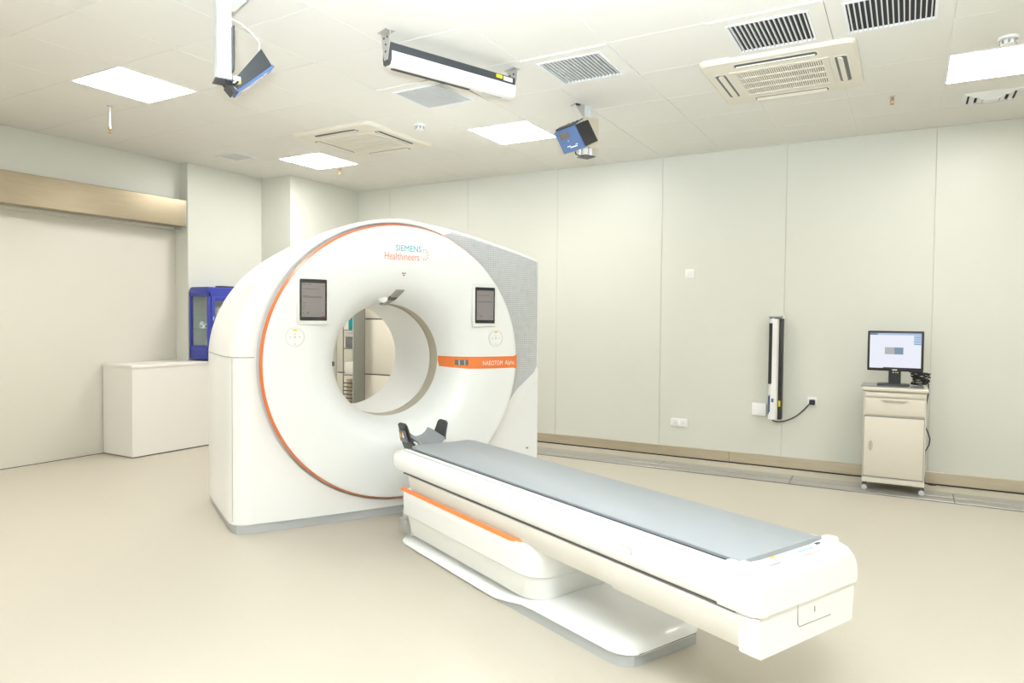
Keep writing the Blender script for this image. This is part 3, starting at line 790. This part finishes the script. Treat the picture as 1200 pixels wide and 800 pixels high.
# wall one
wz = laser_bar('wall_laser_bar', 'upright white and black laser bar on the back wall beside the cart', .955, (-1.085, YB-.012, .955), (R(90), R(-90), 0), -1)
wz.rotation_euler = Matrix(((0, 1, 0), (0, 0, -1), (-1, 0, 0))).to_euler()   # x down, y to the right, z out of the wall
bx('back_plate', M_WALL, wz, -.51, .50, -.065, .078, -.013, 0, .003)
MB().box(-.470, .478, .041, .074, .012, .105, .006, 2).build('black_side_rail', M_BLACK, wz)
bx('top_cap', mat('pod_grey', (0, 0, 0)), wz, -.492, -.478, -.05, .055, .0, .12)
bx('warning_label', M_YEL, wz, .30, .355, .048, .066, .104, .107)
bx('type_label', mat('label_blue', (.10, .16, .30), .4), wz, .26, .43, -.0425, -.032, .112, .125)
bx('type_label', mat('label_blue', (0, 0, 0)), wz, .28, .315, -.012, .008, .127, .1315)
# cable from the bar to the socket, trunking stub beside it
def hang(p, q, sag, n=10):
    p, q = Vector(p), Vector(q)
    return [p+(q-p)*(k/n)-Vector((0, 0, sag*math.sin(math.pi*k/n))) for k in range(n+1)]
cb = MB().tube([(-1.10, YB-.06, .485), (-1.09, YB-.055, .455), (-1.05, YB-.05, .447)]+hang((-1.0, YB-.045, .455), (-.76, YB-.025, .655), .035), .0055, 8).build('power_cable', M_BLACK, None)
tag(cb, 'black power cable drooping from the wall laser bar to its socket', 'cable')
def wall_plate(name, label, cat, xc, zc, w, h, parts, group=None):
    t = thing(name, label, cat, (xc, YB, zc), 0, group)
    MB().box(-w/2, w/2, -.010, 0, -h/2, h/2, .003, 2).build('plate', M_WPRINT, t); parts(t); return t
def p_socket(t):
    bx('plug', M_BLACK, t, -.024, .026, -.045, -.010, -.028, .020, .006)
wall_plate('power_socket', 'white wall socket with a black plug beside the laser bar', 'socket', -.755, .655, .088, .088, p_socket)
def p_switch(t):
    bx('rocker', M_WHITE2, t, -.026, .026, -.014, -.009, -.026, .026, .003)
wall_plate('light_switch', 'small square white switch plate high on the back wall', 'switch', -1.925, 1.875, .088, .088, p_switch)
def p_double(t):
    for s in (-.043, .043):
        f = bx('socket_face', M_WHITE2, t, s-.032, s+.032, -.013, -.009, -.032, .032, .003)
        for (dx, dz) in ((-.010, -.006), (.010, -.006), (0, .012)): bx('socket_slot', M_SEAM, f, s+dx-.0025, s+dx+.0025, -.0138, -.012, dz-.006, dz+.006)
wall_plate('double_socket', 'low double white wall socket near the skirting', 'socket', -2.005, .355, .175, .088, p_double)
def p_box(t):
    for k in range(3): bx('knockout', mat('pale_ring', (0, 0, 0)), t, -.05, .05, -.0305, -.028, -.035+k*.03, -.033+k*.03)
    bx('cover', M_WPRINT, t, -.066, .066, -.030, -.008, -.058, .058, .004)
wall_plate('junction_box', 'blank white junction box at the foot of the wall laser bar', 'junction box', -1.225, .55, .136, .12, p_box)

# ------------------------------------------------------------------ aiming boxes hanging from the ceiling
UA = Vector((math.cos(GA), math.sin(GA), 0))
def aiming(name, label, loc, quad, depth, blue_edge, mirror):
    """local x = across the table, y = towards the gantry, z up; quad = cross-section (x, z) in the front plane"""
    t = thing(name, label, 'laser projector', (loc[0], loc[1], ZC), GA, 'ceiling aiming boxes')
    pr = MB(); w = .036
    prof = [(-w, -w), (-.008, -w), (-.008, -w+.010), (.008, -w+.010), (.008, -w), (w, -w), (w, -.008), (w-.010, -.008), (w-.010, .008), (w, .008), (w, w), (.008, w), (.008, w-.010), (-.008, w-.010), (-.008, w), (-w, w), (-w, .008), (-w+.010, .008), (-w+.010, -.008), (-w, -.008)]
    dx, dy = mirror['rail']
    pr.prism([(x+dx, y+dy) for x, y in prof], mirror['zlow']-ZC, 0); pr.build('rail', M_ALU, t, smooth=False)
    bx('rail_end_plate', M_CHAR, t, dx-.045, dx+.06, dy-.05, dy+.05, mirror['zlow']-ZC-.008, mirror['zlow']-ZC)
    s = mirror['gs']
    MB().prism([(dx+s*.036, -.002), (dx+s*.13, -.002), (dx+s*.13, -.012), (dx+s*.05, -.10), (dx+s*.036, -.10)], dy-.03, dy+.03, 'y').build('ceiling_gusset', M_ZINC, t)
    bx('foot_block', M_BLACK, t, dx+s*.105-.02, dx+s*.105+.02, dy-.035, dy+.035, -.014, -.001)
    y0 = mirror['y0']
    q = [(x, z-ZC) for x, z in quad]
    body = MB().prism(q, y0, y0+depth, 'y', bev=.004).build('box_body', M_CHAR if mirror['dark'] else M_BLACK, t)
    i, j = blue_edge; a, b = Vector(q[i]), Vector(q[j]); d = (b-a).normalized(); nrm = Vector((d.y, -d.x))
    cen = sum((Vector(p) for p in q), Vector((0, 0)))/4
    if nrm.dot((a+b)/2-cen) < 0: nrm = -nrm
    def P(s_, yy, o): v = a+(b-a)*s_+nrm*o; return (v.x, yy, v.y)
    def slab(nm, m, sa, sb, ya, yb, o0, o1, par):
        V = [P(sa, ya, o0), P(sb, ya, o0), P(sb, yb, o0), P(sa, yb, o0), P(sa, ya, o1), P(sb, ya, o1), P(sb, yb, o1), P(sa, yb, o1)]
        return pd(nm, V, [(0, 1, 2, 3), (4, 7, 6, 5), (0, 4, 5, 1), (1, 5, 6, 2), (2, 6, 7, 3), (3, 7, 4, 0)], m, par)
    fpn = slab('front_plate', M_BLUE, -.02, 1.02, y0-.003, y0+depth+.003, 0, .012, t)
    slab('window', mat('brown_window', (.16, .13, .10), .3), .13, .40, y0+depth*.40, y0+depth*.86, .012, .0135, fpn)
    slab('button', M_GPRINT, .50, .55, y0+depth*.52, y0+depth*.58, .012, .014, fpn)
    # printed white lines of small lettering, too small to read
    for (sa, sb, ya, yb) in ((.74, .78, .55, .72), (.80, .85, .25, .60), (.74, .77, .20, .30)):
        slab('printed_line', M_WPRINT, sa, sb, y0+depth*ya, y0+depth*yb, .012, .0128, fpn)
    slab('top_flange', M_CHAR, -.10, -.02, y0+.01, y0+depth-.01, -.05, .0, t)
    for k in range(4):
        slab('cooling_fin', M_CHAR, -.06, -.02, y0+.02+k*depth/4.4, y0+.03+k*depth/4.4, -.11, -.05, t)
    return t
ar = aiming('aiming_box', 'blue-faced black aiming box hung from the ceiling above the scanner', (-2.15, 4.77), [(-.068, 2.838), (.031, 2.695), (.154, 2.757), (.055, 2.900)], .245, (0, 1),
            dict(rail=(.20, .20), zlow=2.685, gs=-1, y0=-.01, dark=False))
bx('mount_plate', M_PLATE, ar, .130, .285, .145, .151, 2.745-ZC, 2.975-ZC)
bx('mount_block', M_ALU, ar, .10, .17, .152, .19, 2.76-ZC, 2.86-ZC, .004)
MB().tube([(.04, .12, 2.685-ZC), (.05, .13, 2.668-ZC), (.10, .16, 2.672-ZC), (.17, .19, 2.680-ZC)], .005, 6).build('cable', M_BLACK, ar)
al = aiming('aiming_box', 'charcoal aiming box seen from behind on a tall aluminium rail, top left', (-3.05, 2.42), [(.185, 2.735), (.012, 2.575), (.012, 2.65), (.130, 2.812)][::-1], .12, (2, 3),
            dict(rail=(-.055, .03), zlow=2.615, gs=1, y0=.0, dark=True))
bx('mount_plate', M_CHAR, al, -.018, -.010, -.04, .07, 2.66-ZC, 2.885-ZC)
bx('mount_block', M_ALU, al, -.015, .025, -.02, .05, 2.60-ZC, 2.64-ZC, .006)
bx('mount_screw', M_YEL, al, .012, .022, -.026, -.016, 2.60-ZC, 2.615-ZC, .002)
MB().tube([(.13, .06, 2.82-ZC), (.135, .06, 2.86-ZC), (.10, .06, 2.90-ZC), (.04, .05, 2.935-ZC), (-.02, .04, 2.95-ZC)], .003, 6).build('cable', M_WPRINT, al)
MB().tube([(-.05, -.02, 2.61-ZC), (-.035, -.03, 2.585-ZC), (-.01, -.03, 2.59-ZC), (.01, -.02, 2.61-ZC)], .006, 6).build('cable', M_BLACK, al)

# ------------------------------------------------------------------ cart with monitor
CY = 6.41
ct = thing('bedside_cart', 'beige bedside cabinet cart on casters against the back wall', 'cart', (-.078, CY, 0))
W = .225
MB().box(-W, W, .012, .40, .105, .835, .006, 2).build('body', M_CART, ct)
MB().box(-W-.012, W+.012, -.012, .41, .835, .868, .010, 3).build('top', M_CART, ct)
bx('tray_front', M_CART, ct, -W+.012, W-.012, -.004, .014, .788, .826, .004)
dw_ = MB().box(-W+.012, W-.012, -.004, .014, .640, .774, .006, 2).build('drawer', M_CART, ct)
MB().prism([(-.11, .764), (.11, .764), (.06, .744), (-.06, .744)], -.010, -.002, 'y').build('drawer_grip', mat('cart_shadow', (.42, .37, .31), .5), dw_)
do_ = MB().box(-W+.010, W-.014, -.004, .014, .130, .620, .006, 2).build('door', M_CART, ct)
MB().lathe([(1e-4, -.011), (.012, -.011), (.016, -.006), (.016, -.003)], (0, 0, 0), 'y', 20).build('handle', mat('handle_grey', (.46, .42, .37), .4), do_, loc=(-.165, 0, .385)).scale = (1, 1, 2.6)
bx('door_gap', M_SEAM, ct, -W+.006, W-.010, .006, .013, .122, .630)
bx('bottom_rail', M_CART, ct, -W, W, .004, .40, .075, .118, .006)
for sx in (-1, 1):
    for yy in (.03, .36):
        c_ = MB().cyl((sx*(W-.02)-.011, yy, .032), .032, .022, 'x', 20).build('caster', M_CHAR, ct)
        MB().cyl((sx*(W-.02)-.0135, yy, .032), .020, .027, 'x', 20).build('hub', M_RUBBER, c_)
        MB().box(sx*(W-.02)-.018, sx*(W-.02)+.018, yy-.022, yy+.012, .040, .078, .006, 2).build('fork', M_CHAR, c_)
        MB().lathe([(1e-4, -.001), (.021, -.001), (.021, .002)], (sx*(W-.02), yy-.034, .034), 'y', 18).build('brake_cap', M_RUBBER, c_)
# acrylic sheet, monitor, cables
o = MB().box(-.325, .125, CY-.005, CY+.33, .869, .877, .002, 1).build('acrylic_sheet', mat('smoky_acrylic', (.24, .25, .25), .12), None)
tag(o, 'smoky grey flat sheet lying on the cart under the monitor', 'sheet')
mo = thing('monitor', 'black framed desktop monitor with lit white screen on the cart', 'monitor', (-.085, CY+.15, .877), R(-3))
MB().prism([(x, y) for x, y in rrect(.115, .085, .03)], 0, .012, 'z', bev=.003, mtx=Matrix.Translation((-.01, .03, 0))).build('base', M_CHAR, mo)
MB().box(-.047, .043, .035, .065, .010, .22, .006, 2).build('neck', M_CHAR, mo)
pn = MB().box(-.205, .205, -.012, .030, .118, .452, .008, 2).build('panel', M_BLACK, mo)
sw = mat('lit_white_screen', (.06, .06, .07), .2, emit=((.86, .89, 1.0), .36))
sd = bx('display', sw, pn, -.187, .187, -.0135, -.0115, .142, .434)
bx('display_bar', mat('screen_blue_bar', (.05, .06, .08), .2, emit=((.42, .56, .82), .34)), sd, -.187, .187, -.0141, -.013, .418, .434)
bx('display_bar', mat('screen_dark_bar', (.02, .03, .05), .2, emit=((.2, .22, .3), .12)), sd, -.187, -.13, -.0146, -.013, .420, .430)
bx('display_pane', mat('screen_blue_pane', (.05, .06, .08), .2, emit=((.50, .66, .92), .34)), sd, .132, .187, -.0141, -.013, .338, .418)
for k in range(4): bx('display_line', mat('screen_dark_bar', (0, 0, 0)), sd, .138, .184, -.0147, -.0135, .344+k*.019, .347+k*.019)
bx('display_picture', mat('screen_picture_pale', (.05, .05, .05), .2, emit=((.66, .68, .70), .24)), sd, -.075, -.005, -.0141, -.013, .258, .316)
bx('display_picture', mat('screen_picture_blue', (.04, .06, .08), .2, emit=((.28, .42, .56), .22)), sd, -.005, .060, -.0141, -.013, .258, .316)
bx('display_bar', mat('screen_taskbar', (.03, .03, .06), .2), sd, -.085, .187, -.0141, -.013, .142, .149)
bx('badge', M_ALU, pn, -.018, .018, -.0135, -.0115, .124, .134)
for dx, m in ((-.012, M_WPRINT), (.006, M_YEL), (.020, M_WPRINT)): MB().cyl((dx, .030, .105), .006, .012, 'y', 10).build('cable_plug', m, mo)
cb = MB()
rnd = random.Random(3)
for k in range(11):
    cx, cz = .098+.012*rnd.uniform(-1, 1), .885
    pts = []
    for q in range(15):
        a = 2*math.pi*q/14*1.0
        pts.append((cx+.055*math.cos(a)*(1+.2*rnd.uniform(-1, 1)), CY+.26+.05*math.sin(a)+.02*rnd.uniform(-1, 1), cz+.012+.0085*k+.012*math.sin(a+k)))
    cb.tube(pts, .0055, 6)
cb.tube([(.05, CY+.30, .92), (.06, CY+.27, .965), (.09, CY+.24, .955), (.13, CY+.23, .93), (.145, CY+.23, .885)], .006, 6)
tag(cb.build('cable_bundle', M_BLACK, None), 'tangled black cable bundle beside the monitor stand', 'cable')
cb = MB().tube([(.15, CY+.414, .90), (.165, CY+.43, .88), (.166, CY+.43, .80), (.155, CY+.43, .70), (.150, CY+.43, .52), (.175, CY+.43, .455), (.188, CY+.43, .41), (.182, CY+.43, .36), (.155, CY+.43, .30), (.150, CY+.43, .12), (.16, CY+.43, .03), (.20, CY+.44, .018), (.24, CY+.46, .018)], .005, 8).build('monitor_cable', M_BLACK, None)
tag(cb, 'thin dark cable hanging down the right side of the cart', 'cable')

# ------------------------------------------------------------------ white low cabinet and blue glass cabinet on it
lc = thing('low_cabinet', 'plain white low cabinet standing against the wall left of the scanner', 'cabinet', (-6.545, 3.985, 0))
MB().prism([(-.495, 0), (0, 0), (0, 1.75), (-.29, 1.75), (-.29, .81), (-.495, .81)], .012, .885).build('body', M_PALE, lc, smooth=False)
MB().prism([(-.50, -.008), (.008, -.008), (.008, 1.758), (-.29, 1.758), (-.29, .812), (-.50, .812)], .885, .915, bev=.003).build('top', M_PALE, lc)
MB().prism([(-.485, .012), (-.012, .012), (-.012, 1.74), (-.28, 1.74), (-.28, .80), (-.485, .80)], 0, .012).build('plinth', M_DARKSEAM, lc, smooth=False)
bx('door_line', M_SEAM, lc, -.001, .0008, .855, .858, .02, .88)
bc = thing('display_cabinet', 'royal blue glass-fronted cabinet standing on the low white cabinet', 'cabinet', (-6.665, 4.803, .915))
hx, ly, hz = .165, .62, .80
p_ = MB()
for x in (-hx, hx-.034):
    for y in (0, ly-.034): p_.box(x, x+.034, y, y+.034, .03, hz-.05, .008, 2)
p_.build('post', M_BLUECAB, bc)
MB().box(-hx, hx, 0, ly, .015, .165, .012, 3).build('base_box', M_BLUECAB, bc)
pr = [(-hx, hz-.10), (hx, hz-.10), (hx, hz-.012), (hx-.012, hz)] + [(-hx+.06-.06*math.sin(R(a)), hz-.06+.06*math.cos(R(a))) for a in range(0, 91, 15)]
MB().prism(pr, 0, ly, 'y', bev=.004).build('head_box', M_BLUECAB, bc)
MB().lathe([(.085, -.001), (.085, .02), (.06, .042), (.03, .052), (1e-4, .054)], (0, .14, hz-.006), n=32).build('roof_dome', M_BLUECAB, bc).scale = (1, 1, .9)
bx('tool_tray', M_CHAR, bc, .05, .158, .17, ly-.04, hz, hz+.018, .005)
for x0, x1, y0, y1, nm in ((-hx+.030, hx-.030, .010, .014, 'glass_pane'),):
    bx(nm, M_GLASS, bc, x0, x1, y0, y1, .16, hz-.095)
dd = bx('door_stile', M_BLUECAB, bc, hx-.006, hx+.008, .034, .075, .165, hz-.10, .003)
bx('door_stile', M_BLUECAB, bc, hx-.006, hx+.008, ly-.075, ly-.034, .165, hz-.10, .003)
bx('door_rail', M_BLUECAB, bc, hx-.006, hx+.008, .075, ly-.075, hz-.150, hz-.10, .003)
bx('glass_pane', M_GLASS, bc, hx-.002, hx+.002, .07, ly-.07, .165, hz-.14)
bx('door_handle', M_ALU, bc, hx+.008, hx+.016, .05, .060, .44, .48, .003)
bx('back_panel', mat('pale_grey_green', (.55, .59, .55), .5), bc, -hx, -hx+.006, .03, ly-.03, .16, hz-.10)
bx('back_panel', mat('pale_grey_green', (0, 0, 0)), bc, -hx+.03, hx-.03, ly-.02, ly-.014, .16, hz-.10)
for z in (.34, .50): bx('shelf', M_GLASS, bc, -hx+.008, hx-.01, .02, ly-.02, z, z+.006)
rnd = random.Random(5)
k = 0
item_lab = ['clear bagged tubing pack on the top shelf of the blue cabinet', 'small white packet with blue print in the blue cabinet', 'white dressing roll on the lower shelf of the blue cabinet',
            'white jar on the upper shelf of the blue cabinet', 'white packet behind the blue cabinet door', 'white packet stack low in the blue cabinet']
def item(kind, x, y, z, lab):
    X, Y, Z = -6.665+x, 4.803+y, .915+z
    if kind == 'roll':
        o = MB().lathe([(.012, 0), (.034, 0), (.036, .004), (.036, .054), (.034, .058), (.012, .058), (.012, 0)], (0, 0, 0), 'z', 24).build('dressing_roll', M_WPRINT, None, loc=(X, Y, Z))
        return tag(o, lab, 'roll')
    t = thing('supply_packet' if kind == 'pack' else 'supply_jar', lab, 'packet' if kind == 'pack' else 'jar', (X, Y, Z))
    if kind == 'pack':
        MB().box(-.03, .03, -.04, .04, 0, .055, .014, 3).build('wrap', M_WPRINT, t)
        bx('printed_panel', mat('pale_blue_print', (0, 0, 0)), t, -.018, .018, -.0408, -.039, .018, .042)
        bx('printed_panel', M_BLUE, t, .0295, .0308, -.02, .01, .018, .04)
    else:
        MB().lathe([(1e-4, 0), (.028, 0), (.030, .004), (.030, .05), (.022, .06), (.022, .066)], (0, 0, 0), 'z', 20).build('body', M_WPRINT, t)
        MB().cyl((0, 0, .064), .025, .014, 'z', 20).build('lid', M_WHITE2, t)
item('jar', .06, .20, .506, item_lab[3]); item('pack', -.02, .09, .346, item_lab[1]); item('roll', .05, .10, .166, item_lab[2])
item('pack', .07, .22, .346, item_lab[4]); item('jar', -.07, .10, .346, 'small white lidded jar beside the printed packet in the blue cabinet'); item('pack', .0, .18, .166, item_lab[5])

# ------------------------------------------------------------------ things seen through the bore
sc_ = thing('storage_cabinet', 'tall cream cabinet with dark drawer gaps seen through the scanner bore', 'cabinet', (-5.60, YB, 0))
MB().box(-.735, .62, -.40, -.004, .0, 2.0, .004, 1).build('body', M_DARKSEAM, sc_)
for (za, zb) in ((.03, .69), (.705, 1.375), (1.39, 1.98)):
    for (xa, xb) in ((-.74, .625),): bx('front_panel', M_IVORY, sc_, xa, xb, -.416, -.40, za, zb, .004)
bx('side_panel', M_IVORY, sc_, .618, .626, -.40, -.004, .0, 2.0); bx('side_panel', M_IVORY, sc_, -.742, -.734, -.40, -.004, .0, 2.0)
bx('top_panel', M_IVORY, sc_, -.74, .625, -.41, -.004, 2.0, 2.02)
rk = thing('storage_rack', 'narrow grey open rack holding supplies, seen through the scanner bore', 'rack', (-5.81, 6.20, 0))
bx('side_panel', M_RACK, rk, .078, .092, .0, .185, 0, 1.72, .002)
bx('edge_strip', M_DARKSEAM, rk, .086, .093, .180, .19, 0, 1.72)
bx('side_panel', mat('rack_front', (.50, .50, .46), .4), rk, .070, .0785, -.004, .185, 0, 1.72, .002)
for z in (.10, .34, .70, 1.02, 1.24, 1.70): bx('shelf', M_RACK, rk, -.09, .08, .0, .18, z, z+.014, .002)
for y in (.006, .172): bx('post', M_RACK, rk, -.092, -.084, y-.005, y+.006, 0, 1.72)
for k in range(6): bx('rail', M_CHAR, rk, -.084, .07, .004, .012, .38+k*.045, .392+k*.045)
def rack_box(name, m, cat, lab, x0, x1, y0, y1, z0, z1, bev=.004):
    t = MB().box(x0-(-5.81)-5.81, x1-(-5.81)-5.81, y0+6.20, y1+6.20, z0, z1, bev, 2)
    return tag(t.build(name, m, None), lab, cat)
rack_box('teal_carton', M_TEALBOX, 'carton', 'teal carton on the upper shelf of the open rack', -5.83, -5.745, .02, .15, 1.254, 1.43)
rack_box('grey_case', mat('case_grey', (.17, .17, .16), .5), 'case', 'dark grey case on the middle shelf of the open rack', -5.88, -5.745, .02, .15, 1.034, 1.16, .01)
rack_box('white_bin', M_PALE, 'bin', 'white plastic bin low on the open rack', -5.885, -5.745, .015, .15, .714, .86, .01)
o = MB().cyl((0, 0, 0), .045, .30, 'z', 20).build('kraft_roll', M_KRAFT, None, loc=(-5.845, 6.27, .354)); tag(o, 'upright kraft paper roll on the lower shelf of the open rack', 'roll')
o = MB().cyl((-.08, 0, .03), .03, .16, 'x', 20).build('paper_roll', M_PALE, None, loc=(-5.83, 6.255, 1.16)); tag(o, 'white paper roll lying across the dark grey case', 'roll')
